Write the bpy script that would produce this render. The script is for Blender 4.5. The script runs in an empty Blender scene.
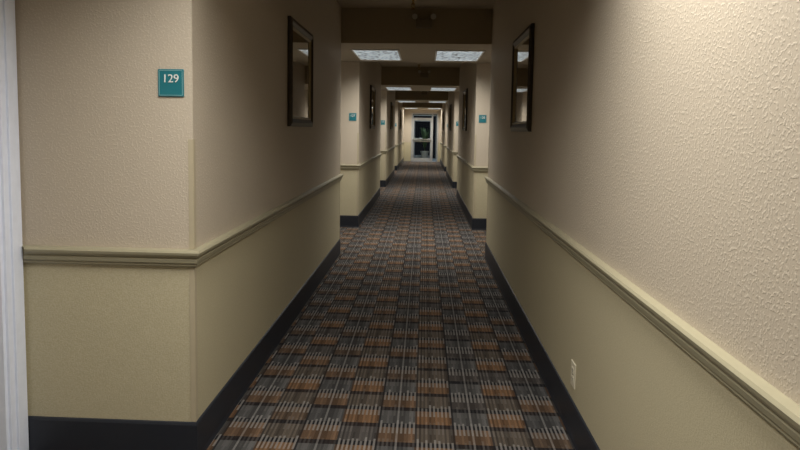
import bpy, bmesh, math, random
from mathutils import Vector, Matrix

S = bpy.context.scene
COL = S.collection
try:
    S.view_settings.view_transform = 'Standard'
    S.view_settings.look = 'None'
except Exception:
    pass

# ------------------------------------------------------------ dimensions
H = 1.40                     # eye height
XL, XR = -0.935, 0.708       # corridor walls
AL, AR = -1.662, 1.45        # alcove back walls
P = 5.90                     # module length
A_LEN = 1.78                 # alcove length
Y1 = 2.31                    # first alcove end (left)
ZH, ZLOW = 2.725, 2.345      # high / low ceilings
ZR = 0.862                   # chair rail centre
YB = -3.2                    # back end
YE = 26.1                    # far end
DOOR_W, DOOR_H, CAS = 0.90, 2.04, 0.10
alc = [(Y1 - A_LEN + P * k, Y1 + P * k) for k in range(0, 5)]   # (start,end)

# ------------------------------------------------------------ node helpers
def new_mat(name):
    m = bpy.data.materials.new(name)
    m.use_nodes = True
    nt = m.node_tree
    b = nt.nodes['Principled BSDF']
    return m, nt, b

def sv(nt, sock, v):
    if hasattr(v, 'is_linked') or hasattr(v, 'links'):
        nt.links.new(v, sock)
    else:
        sock.default_value = v

def M(nt, op, a, b=0.0, c=None):
    n = nt.nodes.new('ShaderNodeMath'); n.operation = op
    sv(nt, n.inputs[0], a); sv(nt, n.inputs[1], b)
    if c is not None: sv(nt, n.inputs[2], c)
    return n.outputs[0]

def MIX(nt, f, a, b, mode='MIX'):
    n = nt.nodes.new('ShaderNodeMix'); n.data_type = 'RGBA'; n.blend_type = mode
    sv(nt, n.inputs[0], f)
    for s, v in ((n.inputs[6], a), (n.inputs[7], b)):
        if isinstance(v, tuple): v = (*v[:3], 1.0)
        sv(nt, s, v)
    return n.outputs[2]

def pos(nt):
    return nt.nodes.new('ShaderNodeNewGeometry').outputs['Position']

def mapping(nt, v, scale):
    n = nt.nodes.new('ShaderNodeVectorMath'); n.operation = 'MULTIPLY'
    nt.links.new(v, n.inputs[0]); n.inputs[1].default_value = scale
    return n.outputs[0]

def noise(nt, v, scale, detail=3, rough=0.5):
    n = nt.nodes.new('ShaderNodeTexNoise')
    nt.links.new(v, n.inputs['Vector'])
    n.inputs['Scale'].default_value = scale
    n.inputs['Detail'].default_value = detail
    n.inputs['Roughness'].default_value = rough
    return n.outputs['Fac']

def ramp(nt, f, stops, interp='LINEAR'):
    n = nt.nodes.new('ShaderNodeValToRGB'); n.color_ramp.interpolation = interp
    e = n.color_ramp.elements
    while len(e) < len(stops): e.new(0.5)
    for i, (p, c) in enumerate(stops):
        e[i].position = p
        e[i].color = (c, c, c, 1) if isinstance(c, (int, float)) else (*c, 1)
    nt.links.new(f, n.inputs[0])
    return n.outputs[0]

def bump(nt, b, h, strength, dist):
    n = nt.nodes.new('ShaderNodeBump')
    nt.links.new(h, n.inputs['Height'])
    n.inputs['Strength'].default_value = strength
    n.inputs['Distance'].default_value = dist
    nt.links.new(n.outputs[0], b.inputs['Normal'])

def simple(name, col, rough=0.6, metal=0.0, var=0.06, nscale=30, bstr=0.0):
    m, nt, b = new_mat(name)
    p = pos(nt)
    f = noise(nt, p, nscale)
    c = MIX(nt, f, tuple(x * (1 - var) for x in col), tuple(min(1, x * (1 + var)) for x in col))
    nt.links.new(c, b.inputs['Base Color'])
    b.inputs['Roughness'].default_value = rough
    b.inputs['Metallic'].default_value = metal
    if bstr: bump(nt, b, f, bstr, 0.002)
    return m

# ------------------------------------------------------------ materials
def mat_wall_upper():
    m, nt, b = new_mat('wall_textured_vinyl')
    p = pos(nt)
    n1 = noise(nt, p, 110, 1.0, 0.5)
    blobs = ramp(nt, n1, [(0.52, 0.0), (0.64, 1.0)])
    n2 = noise(nt, p, 230, 2)
    hgt = M(nt, 'ADD', blobs, M(nt, 'MULTIPLY', n2, 0.30))
    big = noise(nt, p, 1.2, 2)
    c = MIX(nt, big, (0.515, 0.44, 0.338), (0.555, 0.475, 0.37))
    c = MIX(nt, M(nt, 'MULTIPLY', blobs, 0.22), c, (0.66, 0.585, 0.48))
    nt.links.new(c, b.inputs['Base Color'])
    b.inputs['Roughness'].default_value = 0.55
    b.inputs['Specular IOR Level'].default_value = 0.35
    bump(nt, b, hgt, 0.32, 0.0020)
    return m

def mat_wall_lower():
    m, nt, b = new_mat('wall_linen_wallcovering')
    p = pos(nt)
    n1 = noise(nt, mapping(nt, p, (1.0, 1.0, 2.2)), 140, 3)
    n3 = noise(nt, mapping(nt, p, (2.5, 2.5, 0.6)), 110, 2)
    big = noise(nt, p, 1.5, 2)
    c = MIX(nt, big, (0.465, 0.405, 0.255), (0.51, 0.445, 0.285))
    c = MIX(nt, ramp(nt, n1, [(0.35, 0.0), (0.65, 1.0)]), c, (0.56, 0.50, 0.34))
    nt.links.new(c, b.inputs['Base Color'])
    b.inputs['Roughness'].default_value = 0.6
    bump(nt, b, M(nt, 'ADD', n1, n3), 0.35, 0.0015)
    return m

def mat_carpet():
    m, nt, b = new_mat('carpet_plaid')
    p = pos(nt)
    sx = nt.nodes.new('ShaderNodeSeparateXYZ'); nt.links.new(p, sx.inputs[0])
    X, Y = sx.outputs[0], sx.outputs[1]
    CW, RH, NS = 0.176, 0.165, 18.0
    X0 = M(nt, 'ADD', X, 100 * CW + .02)
    Y0 = M(nt, 'ADD', Y, 100 * RH)
    u = M(nt, 'DIVIDE', X0, CW); fu = M(nt, 'FLOOR', u)
    v = M(nt, 'DIVIDE', Y0, RH); fv = M(nt, 'FLOOR', v); frv = M(nt, 'FRACT', v)
    def wn(a, bb):
        cx = nt.nodes.new('ShaderNodeCombineXYZ')
        sv(nt, cx.inputs[0], a); sv(nt, cx.inputs[1], bb)
        n = nt.nodes.new('ShaderNodeTexWhiteNoise'); n.noise_dimensions = '2D'
        nt.links.new(cx.outputs[0], n.inputs['Vector'])
        return n.outputs['Value']
    colp = M(nt, 'MODULO', fu, 2.0)
    h = wn(fu, fv)
    warmA = ramp(nt, h, [(0.0, (0.142, 0.080, 0.043)), (0.6, (0.120, 0.071, 0.041)), (0.85, (0.092, 0.063, 0.043))], 'CONSTANT')
    darkA = ramp(nt, h, [(0.0, (0.068, 0.060, 0.055)), (0.5, (0.082, 0.066, 0.052))], 'CONSTANT')
    greyB = ramp(nt, h, [(0.0, (0.088, 0.084, 0.080)), (0.5, (0.073, 0.070, 0.068))], 'CONSTANT')
    brwnB = ramp(nt, h, [(0.0, (0.125, 0.076, 0.046)), (0.45, (0.098, 0.066, 0.045)), (0.75, (0.070, 0.060, 0.054))], 'CONSTANT')
    rowp = M(nt, 'MODULO', fv, 2.0)
    colA = MIX(nt, rowp, warmA, darkA)
    colB = MIX(nt, rowp, greyB, brwnB)
    base = MIX(nt, colp, colA, colB)
    # fine warp stripes, the same on every row
    si = M(nt, 'FLOOR', M(nt, 'MULTIPLY', M(nt, 'FRACT', u), NS))
    s1 = wn(si, colp)
    sb = ramp(nt, s1, [(0.0, 0.60), (0.3, 0.85), (0.65, 1.15), (0.85, 1.40)], 'CONSTANT')
    base = MIX(nt, 1.0, base, sb, 'MULTIPLY')
    # dark weft bands over the whole width
    band = M(nt, 'LESS_THAN', frv, 0.22)
    base = MIX(nt, M(nt, 'MULTIPLY', band, 0.90), base, (0.010, 0.010, 0.012))
    # dark warp line between columns
    edge = M(nt, 'LESS_THAN', M(nt, 'FRACT', u), 0.056)
    base = MIX(nt, M(nt, 'MULTIPLY', edge, 0.7), base, (0.014, 0.013, 0.014))
    # pale warp threads crossing each dark band
    odd = M(nt, 'MODULO', si, 2.0)
    v2 = M(nt, 'ADD', v, 0.32)
    fv2 = M(nt, 'FLOOR', v2); fr2 = M(nt, 'FRACT', v2)
    rnd = wn(M(nt, 'MULTIPLY_ADD', fu, 31.0, si), fv2)
    ln = M(nt, 'LESS_THAN', fr2, M(nt, 'MULTIPLY_ADD', rnd, 0.25, 0.50))
    chk2 = M(nt, 'MODULO', M(nt, 'ADD', fu, fv2), 2.0)
    hh = M(nt, 'MULTIPLY_ADD', chk2, 0.45, M(nt, 'MULTIPLY', rnd, 0.20))
    t = M(nt, 'MULTIPLY', M(nt, 'MULTIPLY', odd, ln), hh)
    base = MIX(nt, t, base, (0.28, 0.26, 0.24))
    # continuous pale warp lines in alternate columns
    pl = M(nt, 'MULTIPLY', M(nt, 'COMPARE', si, 9.0, 0.5), colp)
    base = MIX(nt, M(nt, 'MULTIPLY', pl, 0.4), base, (0.24, 0.225, 0.21))
    fz = noise(nt, p, 420, 2)
    base = MIX(nt, 1.0, base, ramp(nt, fz, [(0.3, 0.6), (0.7, 1.3)]), 'MULTIPLY')
    nt.links.new(base, b.inputs['Base Color'])
    b.inputs['Roughness'].default_value = 0.95
    b.inputs['Specular IOR Level'].default_value = 0.1
    bump(nt, b, fz, 0.5, 0.003)
    return m

def mat_lens():
    m, nt, b = new_mat('prismatic_diffuser')
    p = pos(nt)
    vn = nt.nodes.new('ShaderNodeTexVoronoi'); vn.inputs['Scale'].default_value = 24
    nt.links.new(p, vn.inputs['Vector'])
    n2 = noise(nt, p, 9, 2)
    st = M(nt, 'ADD', M(nt, 'MULTIPLY_ADD', vn.outputs['Distance'], -0.8, 0.50), M(nt, 'MULTIPLY', n2, 0.42))
    b.inputs['Base Color'].default_value = (0.55, 0.61, 0.65, 1)
    b.inputs['Emission Color'].default_value = (0.80, 0.93, 1.0, 1)
    nt.links.new(st, b.inputs['Emission Strength'])
    return m

def mat_glass():
    m, nt, b = new_mat('clear_glass')
    b.inputs['Base Color'].default_value = (0.85, 0.92, 0.93, 1)
    b.inputs['Roughness'].default_value = 0.02
    b.inputs['Transmission Weight'].default_value = 1.0
    b.inputs['IOR'].default_value = 1.1
    return m

WU = mat_wall_upper(); WL = mat_wall_lower(); CARPET = mat_carpet(); LENS = mat_lens(); GLASS = mat_glass()
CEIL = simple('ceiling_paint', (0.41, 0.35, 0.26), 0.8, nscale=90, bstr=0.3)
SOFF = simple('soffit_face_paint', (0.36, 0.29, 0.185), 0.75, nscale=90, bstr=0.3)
BASE = simple('baseboard_navy_vinyl', (0.018, 0.021, 0.029), 0.45)
RAIL = simple('chair_rail_paint', (0.345, 0.31, 0.205), 0.40)
GUARD = simple('corner_guard_vinyl', (0.48, 0.41, 0.28), 0.45)
CASING = simple('door_casing_paint', (0.80, 0.84, 0.95), 0.35)
LEAF = simple('door_leaf_paint', (0.55, 0.52, 0.48), 0.4)
METAL = simple('brushed_metal', (0.60, 0.58, 0.54), 0.3, 1.0)
ALU = simple('white_aluminium', (0.46, 0.46, 0.45), 0.35, 0.1)
BRONZE = simple('bronze_frame', (0.055, 0.040, 0.024), 0.35, 0.5, 0.3, 60)
GOLD = simple('frame_gold_liner', (0.34, 0.26, 0.14), 0.35, 0.6)
TEAL = simple('sign_teal', (0.012, 0.16, 0.19), 0.4)
WHITE = simple('white_plastic', (0.80, 0.79, 0.74), 0.4)
IVORY = simple('ivory_plastic', (0.74, 0.68, 0.52), 0.4)
DARK = simple('dark_slot', (0.02, 0.02, 0.02), 0.6)
BROWNP = simple('emergency_light_housing', (0.22, 0.18, 0.12), 0.45)
BRASS = simple('brass', (0.65, 0.48, 0.22), 0.25, 1.0)
TILE = simple('vestibule_tile', (0.50, 0.56, 0.62), 0.35, nscale=8)
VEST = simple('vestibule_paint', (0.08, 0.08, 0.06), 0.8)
SBORD = simple('sign_border', (.25, .45, .45), .4)
LEAFG = simple('plant_leaf', (.09, .15, .06), .5)
POT = simple('plant_pot_glaze', (.45, .42, .36), .3)
m, nt, b = new_mat('mirror_silver')
b.inputs['Base Color'].default_value = (0.72, 0.70, 0.66, 1); b.inputs['Metallic'].default_value = 1.0
nt.links.new(M(nt, 'MULTIPLY', noise(nt, pos(nt), 5), 0.06), b.inputs['Roughness'])
MIRROR = m

# ------------------------------------------------------------ mesh helpers
def quad(bm, pts, mi=0):
    f = bm.faces.new([bm.verts.new(p) for p in pts]); f.material_index = mi
    return f

def box(bm, x0, x1, y0, y1, z0, z1, mi=0):
    v = [bm.verts.new((x, y, z)) for z in (z0, z1) for y in (y0, y1) for x in (x0, x1)]
    idx = [(0, 2, 3, 1), (4, 5, 7, 6), (0, 1, 5, 4), (2, 6, 7, 3), (0, 4, 6, 2), (1, 3, 7, 5)]
    out = []
    for q in idx:
        f = bm.faces.new([v[i] for i in q]); f.material_index = mi; out.append(f)
    return out

def cyl(bm, p0, p1, r0, r1=None, n=20, mi=0):
    r1 = r0 if r1 is None else r1
    p0, p1 = Vector(p0), Vector(p1)
    ax = (p1 - p0).normalized()
    t = Vector((0, 0, 1)) if abs(ax.z) < 0.9 else Vector((1, 0, 0))
    a = ax.cross(t).normalized(); c = ax.cross(a)
    A, B = [], []
    for i in range(n):
        d = a * math.cos(2 * math.pi * i / n) + c * math.sin(2 * math.pi * i / n)
        A.append(bm.verts.new(p0 + d * r0)); B.append(bm.verts.new(p1 + d * r1))
    for i in range(n):
        j = (i + 1) % n
        f = bm.faces.new((A[i], A[j], B[j], B[i])); f.material_index = mi; f.smooth = True
    for L in (A, B):
        f = bm.faces.new(L); f.material_index = mi

def finish(bm, name, mats, parent=None, bevel=0.0, loc=None):
    bmesh.ops.recalc_face_normals(bm, faces=bm.faces[:])
    me = bpy.data.meshes.new(name); bm.to_mesh(me); bm.free()
    for mm in mats: me.materials.append(mm)
    o = bpy.data.objects.new(name, me); COL.objects.link(o)
    if parent: o.parent = parent
    if loc: o.location = loc
    if bevel:
        md = o.modifiers.new('bevel', 'BEVEL'); md.width = bevel; md.segments = 2; md.limit_method = 'ANGLE'
    return o

def empty(name, loc, rz=0.0):
    o = bpy.data.objects.new(name, None); COL.objects.link(o)
    o.location = loc; o.rotation_euler = (0, 0, rz); o.empty_display_size = 0.1
    return o

# ------------------------------------------------------------ plan polylines
def path(side):
    xc, xa = (XL, AL) if side < 0 else (XR, AR)
    pts = [(xc, YB)]; doors = []
    for k, (a, e) in enumerate(alc):
        if side > 0 and k == 0: continue
        if k == 4: break
        pts += [(xc, a), (xa, a), (xa, e), (xc, e)]
        doors.append((e - 0.012 - CAS - DOOR_W, e - 0.012 - CAS))
    pts.append((xc, YE))
    return pts, doors

def build_walls(side, name):
    pts, doors = path(side)
    xa = AL if side < 0 else AR
    bm = bmesh.new()
    def pan(p, q, z0, z1, mi):
        quad(bm, [(p[0], p[1], z0), (q[0], q[1], z0), (q[0], q[1], z1), (p[0], p[1], z1)], mi)
    def full(p, q):
        pan(p, q, 0, ZR, 1); pan(p, q, ZR, ZH + 0.05, 0)
    for p, q in zip(pts, pts[1:]):
        dd = [d for d in doors if p[0] == q[0] == xa and d[0] > p[1] and d[1] < q[1]]
        if dd:
            d = dd[0]
            full(p, (xa, d[0])); full((xa, d[1]), q)
            pan((xa, d[0]), (xa, d[1]), DOOR_H, ZH + 0.05, 0)
        else:
            full(p, q)
    bmesh.ops.remove_doubles(bm, verts=bm.verts[:], dist=1e-5)
    me = bpy.data.meshes.new(name); bm.to_mesh(me); bm.free()
    me.materials.append(WU); me.materials.append(WL)
    o = bpy.data.objects.new(name, me); COL.objects.link(o)
    return o

def sweep(side, name, profile, mat):
    pts, doors = path(side)
    xa = AL if side < 0 else AR
    runs = []; cur = [pts[0]]
    for p, q in zip(pts, pts[1:]):
        dd = [d for d in doors if p[0] == q[0] == xa and d[0] > p[1] and d[1] < q[1]]
        if dd:
            d = dd[0]
            cur.append((xa, d[0] - CAS)); runs.append(cur)
            cur = [(xa, d[1] + CAS)]
        cur.append(q)
    runs.append(cur)
    bm = bmesh.new()
    for run in runs:
        if len(run) < 2: continue
        nrm = []
        for p, q in zip(run, run[1:]):
            d = Vector((q[0] - p[0], q[1] - p[1])).normalized()
            nrm.append(Vector((d.y, -d.x)) * (1 if side < 0 else -1))
        rings = []
        for i, p in enumerate(run):
            if i == 0: n = nrm[0]
            elif i == len(run) - 1: n = nrm[-1]
            else:
                n = nrm[i - 1] + nrm[i] if nrm[i - 1].dot(nrm[i]) < 0.5 else nrm[i]
            rings.append([bm.verts.new((p[0] + n.x * d, p[1] + n.y * d, z)) for d, z in profile])
        for r, s in zip(rings, rings[1:]):
            for j in range(len(profile) - 1):
                bm.faces.new((r[j], s[j], s[j + 1], r[j + 1]))
        bm.faces.new(rings[0]); bm.faces.new(rings[-1])
    return finish(bm, name, [mat])

build_walls(-1, 'wall_left'); build_walls(1, 'wall_right')
o_ = ZR - .855
rail_prof = [(0, .818), (.010, .820), (.014, .826), (.012, .834), (.020, .838), (.022, .852), (.018, .858),
             (.026, .862), (.032, .872), (.034, .882), (.028, .890), (.0, .892)]
rail_prof = [(d, z + o_) for d, z in rail_prof]
base_prof = [(0, 0), (.014, 0), (.012, .008), (.009, .02), (.009, .155), (.006, .165), (0, .167)]
sweep(-1, 'trim_1', rail_prof, RAIL); sweep(1, 'trim_2', rail_prof, RAIL)
sweep(-1, 'baseboard_left', base_prof, BASE); sweep(1, 'baseboard_right', base_prof, BASE)

bm = bmesh.new()
quad(bm, [(AL, YB, 0), (AR, YB, 0), (AR, YB, ZR), (AL, YB, ZR)], 1)
quad(bm, [(AL, YB, ZR), (AR, YB, ZR), (AR, YB, ZH), (AL, YB, ZH)], 0)
finish(bm, 'wall_back', [WU, WL])
DX0, DX1, DZ = -0.60, 0.60, 2.17
bm = bmesh.new()
for x0, x1 in ((XL - .3, DX0), (DX1, XR + .3)):
    box(bm, x0, x1, YE, YE + 0.12, 0, ZR, 1); box(bm, x0, x1, YE, YE + 0.12, ZR, ZH, 0)
box(bm, DX0, DX1, YE, YE + 0.12, DZ, ZH, 0)
finish(bm, 'wall_front', [WU, WL])

bm = bmesh.new()
box(bm, AL - .15, AR + .15, YB - .1, YE, -0.1, 0, 0)
box(bm, AL - .15, AR + .15, YE, YE + 3.2, -0.1, 0, 1)
finish(bm, 'floor', [CARPET, TILE])

bm = bmesh.new()
box(bm, AL - .15, AR + .15, YB - .1, YE + .15, ZH, ZH + 0.1, 0)
for k, (a, e) in enumerate(alc):
    xl, xr = AL - .02, (AR + .02 if k else XR + .02)
    if k == 4: e = YE
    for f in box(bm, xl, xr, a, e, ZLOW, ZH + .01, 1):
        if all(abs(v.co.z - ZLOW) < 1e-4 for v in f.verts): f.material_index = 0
finish(bm, 'ceiling', [CEIL, SOFF])

# corner guards (two thin legs wrapped round each outside corner)
def guard(bm, x, y, sx, sy, z0, z1):
    t = .002; w = .020
    xs = sorted((x, x + sx * t)); ys = sorted((y - sy * t, y + sy * w))
    box(bm, xs[0], xs[1], ys[0], ys[1], z0, z1)
    xs = sorted((x, x - sx * w)); ys = sorted((y, y - sy * t))
    box(bm, xs[0], xs[1], ys[0], ys[1], z0, z1)
bm = bmesh.new()
for k, (a, e) in enumerate(alc[:4]):
    for side in (-1, 1):
        if side > 0 and k == 0: continue
        x = XL if side < 0 else XR
        for z0, z1 in ((.168, .817 + o_), (.893 + o_, 1.35)):
            guard(bm, x, e, -side, 1, z0, z1)
            guard(bm, x, a, -side, -1, z0, z1)
finish(bm, 'trim_3', [GUARD], None, .0006)

# ------------------------------------------------------------ hotel room doors
def ring(bm, y0, y1, z0, z1, w, x0, x1, mi=0, bottom=True):
    box(bm, x0, x1, y0, y0 + w, z0, z1, mi); box(bm, x0, x1, y1 - w, y1, z0, z1, mi)
    box(bm, x0, x1, y0 + w, y1 - w, z1 - w, z1, mi)
    if bottom: box(bm, x0, x1, y0 + w, y1 - w, z0, z0 + w, mi)

def room_door(side, d, n):
    W = DOOR_W
    rt = empty('door_%d' % n, ((AL if side < 0 else AR), (d[0] + d[1]) / 2, 0), 0 if side < 0 else math.pi)
    bm = bmesh.new()
    h = W / 2
    steps = [(0, .030, .016), (.030, .060, .024), (.060, .100, .014)]
    for a, bb, t in steps:
        box(bm, 0.0005, t, -h - bb, -h - a, 0, DOOR_H + bb)
        box(bm, 0.0005, t, h + a, h + bb, 0, DOOR_H + bb)
        box(bm, 0.0005, t, -h - a, h + a, DOOR_H + a, DOOR_H + bb)
    finish(bm, 'casing', [CASING], rt, .003)
    bm = bmesh.new()
    ring(bm, -h - .004, h + .004, 0, DOOR_H + .004, .02, -.12, .004, 0, False)
    finish(bm, 'jamb', [CASING], rt)
    bm = bmesh.new()
    box(bm, -.095, -.05, -h + .02, h - .02, .008, DOOR_H - .02)
    for z0, z1 in ((.14, .86), (1.02, 1.92)):
        for y0, y1 in ((-h + .12, -.04), (.04, h - .12)):
            ring(bm, y0, y1, z0, z1, .025, -.05, -.042)
            box(bm, -.05, -.046, y0 + .05, y1 - .05, z0 + .05, z1 - .05)
    finish(bm, 'leaf', [LEAF], rt, .003)
    bm = bmesh.new()
    hy = -h + .09
    box(bm, -.052, -.038, hy - .03, hy + .03, .90, 1.12)
    cyl(bm, (-.04, hy, .96), (.01, hy, .96), .010)
    cyl(bm, (.004, hy, .96), (.004, hy + .12, .96), .009, .007)
    finish(bm, 'lever_handle', [METAL], rt, .002)
    bm = bmesh.new()
    cyl(bm, (-.05, 0, 1.52), (-.040, 0, 1.52), .012)
    finish(bm, 'peephole', [BRASS], rt)

n = 1
for side in (-1, 1):
    for d in path(side)[1]:
        room_door(side, d, n); n += 1

# ------------------------------------------------------------ room number signs
def text_mesh(body, size, parent, loc, name, mat):
    cu = bpy.data.curves.new(name, 'FONT'); cu.body = body; cu.size = size
    cu.align_x = 'CENTER'; cu.align_y = 'CENTER'; cu.extrude = .0012
    o = bpy.data.objects.new(name + '_tmp', cu); COL.objects.link(o)
    bpy.context.view_layer.update()
    me = bpy.data.meshes.new_from_object(o.evaluated_get(bpy.context.evaluated_depsgraph_get()))
    bpy.data.objects.remove(o)
    me.materials.clear(); me.materials.append(mat)
    t = bpy.data.objects.new(name, me); COL.objects.link(t)
    t.parent = parent; t.location = loc; t.rotation_euler = (math.pi / 2, 0, 0)

def room_sign(x, y, num):
    rt = empty('room_number_sign', (x, y, 1.574))
    bm = bmesh.new(); box(bm, -.053, .053, -.006, -.0005, -.055, .055)
    finish(bm, 'plate', [TEAL], rt, .003)
    bm = bmesh.new(); w = .0018
    for x0, x1, z0, z1 in ((-.048, .048, .048, .048 + w), (-.048, .048, -.050, -.050 + w),
                           (-.048, -.048 + w, -.050, .050), (.048 - w, .048, -.050, .050), ):
        box(bm, x0, x1, -.0068, -.006, z0, z1)
    finish(bm, 'border', [SBORD], rt)
    text_mesh(num, .046, rt, (0, -.0072, .016), 'digits', WHITE)

ln = ['129', '127', '125', '123']; rn = ['', '128', '126', '124']
for k, (a, e) in enumerate(alc[:4]):
    room_sign(XL - .086, e, ln[k])
    if k: room_sign(XR + .100, e, rn[k])

# ------------------------------------------------------------ wall mirrors
def wall_mirror(side, yc, zc, Hh):
    rt = empty('wall_mirror', (XL if side < 0 else XR, yc, zc), 0 if side < 0 else math.pi)
    W = .39
    def fr(o, i, x0, x1, x2, nm, mt):
        bm = bmesh.new()
        def rect(m_, x): return [bm.verts.new((x, sy * (W - m_), sz * (Hh - m_))) for sy, sz in ((-1, -1), (1, -1), (1, 1), (-1, 1))]
        L = [rect(o, x0), rect(o, x1), rect((o + i) / 2, x2), rect(i, x1 * .8), rect(i, x0)]
        for r, s in zip(L, L[1:] + L[:1]):
            for j in range(4):
                bm.faces.new((r[j], r[(j + 1) % 4], s[(j + 1) % 4], s[j]))
        finish(bm, nm, [mt], rt, .0015)
    fr(0, .055, .001, .022, .032, 'outer_frame', BRONZE)
    fr(.055, .072, .001, .018, .022, 'inner_liner', GOLD)
    bm = bmesh.new(); box(bm, .001, .010, -W + .07, W - .07, -Hh + .07, Hh - .07)
    finish(bm, 'mirror_glass', [MIRROR], rt)
for k in range(4):
    wall_mirror(-1, 4.31 + P * k, 1.783, .37); wall_mirror(1, 4.28 + P * k, 1.757, .355)

# ------------------------------------------------------------ ceiling light panels
PW = 19.5
def ceiling_light(x0, x1, y0, y1):
    rt = empty('ceiling_light', ((x0 + x1) / 2, (y0 + y1) / 2, ZLOW))
    w, d = (x1 - x0) / 2, (y1 - y0) / 2
    bm = bmesh.new(); t = .022
    box(bm, -w, w, -d, -d + t, -.012, -.0005); box(bm, -w, w, d - t, d, -.012, -.0005)
    box(bm, -w, -w + t, -d + t, d - t, -.012, -.0005); box(bm, w - t, w, -d + t, d - t, -.012, -.0005)
    finish(bm, 'trim_frame', [WHITE], rt, .002)
    bm = bmesh.new(); box(bm, -w + t, w - t, -d + t, d - t, -.008, -.001)
    finish(bm, 'diffuser', [LENS], rt)
    l = bpy.data.lights.new('lamp', 'AREA'); l.shape = 'RECTANGLE'
    l.size = 2 * (w - t); l.size_y = 2 * (d - t); l.energy = PW; l.spread = math.radians(138)
    l.color = (1.0, .98, .935)
    lo = bpy.data.objects.new('lamp', l); COL.objects.link(lo); lo.parent = rt; lo.location = (0, 0, -.010)
for k, (a, e) in enumerate(alc):
    y0, y1 = a + .48, a + 1.46
    ceiling_light(-.89, -.32, y0, y1); ceiling_light(.11, .69, y0, y1)

# ------------------------------------------------------------ emergency lights + sprinklers
def emergency_light(y):
    rt = empty('emergency_light', (-.03, y, 2.565))
    bm = bmesh.new(); box(bm, -.085, .085, -.06, -.001, -.055, .035)
    box(bm, -.075, .075, -.064, -.06, -.045, .025)
    finish(bm, 'housing', [BROWNP], rt, .008)
    for s in (-1, 1):
        bm = bmesh.new()
        cyl(bm, (s * .05, -.03, .033), (s * .075, -.035, .06), .008)
        cyl(bm, (s * .085, -.02, .066), (s * .10, -.085, .056), .022, .036)
        finish(bm, 'lamp_head', [BROWNP], rt)
        bm = bmesh.new(); cyl(bm, (s * .10, -.085, .056), (s * .1005, -.088, .0555), .031)
        finish(bm, 'lamp_lens', [POT], rt)
def sprinkler(y):
    rt = empty('fire_sprinkler', (-.14, y, ZH))
    bm = bmesh.new()
    cyl(bm, (0, 0, -.0005), (0, 0, -.008), .038, .030)
    cyl(bm, (0, 0, -.008), (0, 0, -.045), .011)
    cyl(bm, (0, 0, -.045), (0, 0, -.055), .018)
    for s in (-1, 1):
        cyl(bm, (s * .014, 0, -.052), (s * .016, 0, -.08), .003)
        cyl(bm, (s * .016, 0, -.08), (0, 0, -.098), .003)
    cyl(bm, (0, 0, -.055), (0, 0, -.096), .003)
    cyl(bm, (0, 0, -.098), (0, 0, -.101), .022)
    finish(bm, 'sprinkler_head', [BRASS], rt)
for k in range(1, 5):
    emergency_light(alc[k][0]); sprinkler(alc[k][0] - .45)

# ------------------------------------------------------------ wall outlet
rt = empty('wall_outlet', (XR, 2.63, .29), math.pi)
bm = bmesh.new(); box(bm, .0005, .006, -.036, .036, -.058, .058); finish(bm, 'cover_plate', [IVORY], rt, .003)
bm = bmesh.new()
for s in (-1, 1): box(bm, .005, .008, -.017, .017, s * .02 - .014, s * .02 + .014)
finish(bm, 'receptacles', [IVORY], rt, .002)
bm = bmesh.new()
for s in (-1, 1):
    for q in (-1, 1): box(bm, .0075, .0084, q * .0065 - .001, q * .0065 + .001, s * .02 - .003, s * .02 + .006)
    cyl(bm, (.0075, 0, s * .02 - .008), (.0084, 0, s * .02 - .008), .002, n=10)
cyl(bm, (.006, 0, 0), (.0075, 0, 0), .003, n=10)
finish(bm, 'slots', [DARK], rt)

# ------------------------------------------------------------ glazed doors at the far end
def xring(bm, x0, x1, z0, z1, w, y0, y1, wb=None, wt=None):
    wb = w if wb is None else wb; wt = w if wt is None else wt
    box(bm, x0, x0 + w, y0, y1, z0, z1); box(bm, x1 - w, x1, y0, y1, z0, z1)
    box(bm, x0 + w, x1 - w, y0, y1, z1 - wt, z1)
    if wb: box(bm, x0 + w, x1 - w, y0, y1, z0, z0 + wb)
def glazed_door(n, y, x0, x1):
    rt = empty('door_%d' % n, ((x0 + x1) / 2, y, 0))
    W = (x1 - x0) / 2
    bm = bmesh.new(); xring(bm, -W, W, 0, DZ, .05, -.02, .10, 0)
    box(bm, .33, .37, -.02, .10, 0, DZ - .05)
    box(bm, -W + .05, .33, -.02, .10, 1.92, 1.96)
    finish(bm, 'frame', [ALU], rt, .004)
    bm = bmesh.new(); xring(bm, -W + .055, .325, .01, 1.915, .06, .02, .065, .14, .07)
    box(bm, -W + .115, .265, .02, .065, .88, .94)
    finish(bm, 'leaf', [ALU], rt, .004)
    bm = bmesh.new(); box(bm, -W + .115, .265, .04, .046, .15, 1.845); box(bm, .37, W - .05, .04, .046, 0, DZ - .05)
    box(bm, -W + .05, .33, .04, .046, 1.96, DZ - .05)
    finish(bm, 'glass', [GLASS], rt)
    bm = bmesh.new(); box(bm, -W + .09, .30, -.045, -.015, .96, 1.01)
    box(bm, -W + .09, -W + .13, -.03, .02, .93, 1.05); box(bm, .26, .30, -.03, .02, .93, 1.05)
    finish(bm, 'push_bar', [METAL], rt, .004)
glazed_door(n, YE, DX0, DX1)
yv = YE + 3.0
glazed_door(n + 1, yv, DX0, DX1)

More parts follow.
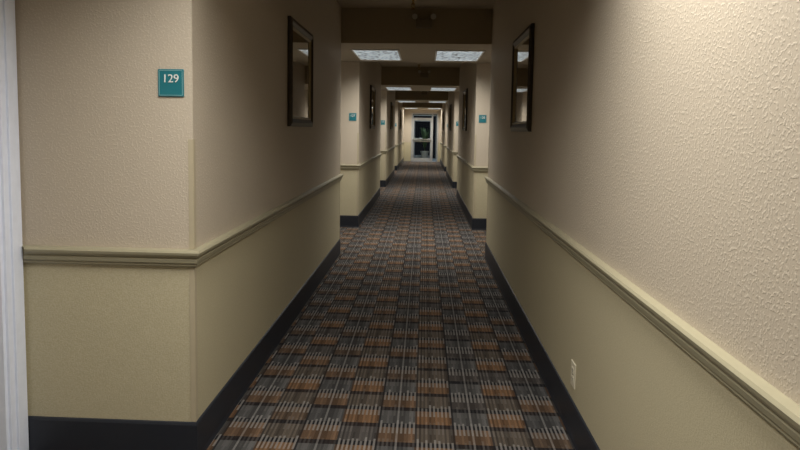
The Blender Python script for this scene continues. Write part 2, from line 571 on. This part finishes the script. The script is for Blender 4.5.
bm = bmesh.new()
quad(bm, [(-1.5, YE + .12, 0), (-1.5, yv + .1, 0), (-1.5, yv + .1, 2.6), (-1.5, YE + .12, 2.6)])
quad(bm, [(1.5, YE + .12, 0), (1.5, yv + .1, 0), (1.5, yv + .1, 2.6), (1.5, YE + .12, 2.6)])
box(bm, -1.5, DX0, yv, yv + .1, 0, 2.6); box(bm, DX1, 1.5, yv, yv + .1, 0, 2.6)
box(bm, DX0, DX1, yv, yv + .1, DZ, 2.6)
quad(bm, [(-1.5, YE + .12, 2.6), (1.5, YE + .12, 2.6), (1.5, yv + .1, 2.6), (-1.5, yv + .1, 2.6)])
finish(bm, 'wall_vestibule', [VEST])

# potted plant standing in the vestibule
rt = empty('potted_plant', (.02, YE + 1.9, 0))
bm = bmesh.new()
cyl(bm, (0, 0, 0), (0, 0, .36), .13, .19, 24); cyl(bm, (0, 0, .36), (0, 0, .40), .205, .205, 24)
finish(bm, 'pot', [POT], rt, .004)
bm = bmesh.new()
random.seed(4)
for i in range(60):
    a = random.uniform(0, 2 * math.pi); L = random.uniform(.8, 1.9); sp = random.uniform(.12, .38)
    d = Vector((math.cos(a), math.sin(a), 0)); sd = Vector((-d.y, d.x, 0))
    prev = None
    for j in range(7):
        t = j / 6
        c = Vector((0, 0, .38)) + d * (sp * t ** 1.5) + Vector((0, 0, L * (t - .38 * t * t)))
        w_ = .032 * math.sin(math.pi * min(.97, .12 + t * .88)) + .003
        cur = (bm.verts.new(c - sd * w_), bm.verts.new(c + sd * w_))
        if prev: bm.faces.new((prev[0], prev[1], cur[1], cur[0]))
        prev = cur
finish(bm, 'leaves', [LEAFG], rt)

l = bpy.data.lights.new('vestibule_fill', 'AREA'); l.energy = 22; l.size = .4; l.color = (.85, .93, 1)  # added fill light without a fixture, brightens the vestibule behind the glass
lo = bpy.data.objects.new('vestibule_fill', l); COL.objects.link(lo); lo.location = (0, YE + 1.2, 2.55)

# ------------------------------------------------------------ world + camera
w = bpy.data.worlds.new('world'); S.world = w; w.use_nodes = True
w.node_tree.nodes['Background'].inputs[0].default_value = (.02, .02, .025, 1)
w.node_tree.nodes['Background'].inputs[1].default_value = .3

cam = bpy.data.cameras.new('camera'); co = bpy.data.objects.new('camera', cam); COL.objects.link(co)
f = 580.0
cam.sensor_width = 36; cam.lens = f / 800 * 36
cam.clip_start = .05; cam.clip_end = 100
px, py = 400, 172
cam.shift_y = -(225 - py) / 800
yaw = math.atan((424 - px) / f); pitch = math.atan((py - 130) / f); roll = math.radians(.9)
R = Matrix.Rotation(yaw, 4, 'Z') @ Matrix.Rotation(math.pi / 2 - pitch, 4, 'X') @ Matrix.Rotation(roll, 4, 'Z')
co.matrix_world = Matrix.Translation((0, 0, H)) @ R
S.camera = co
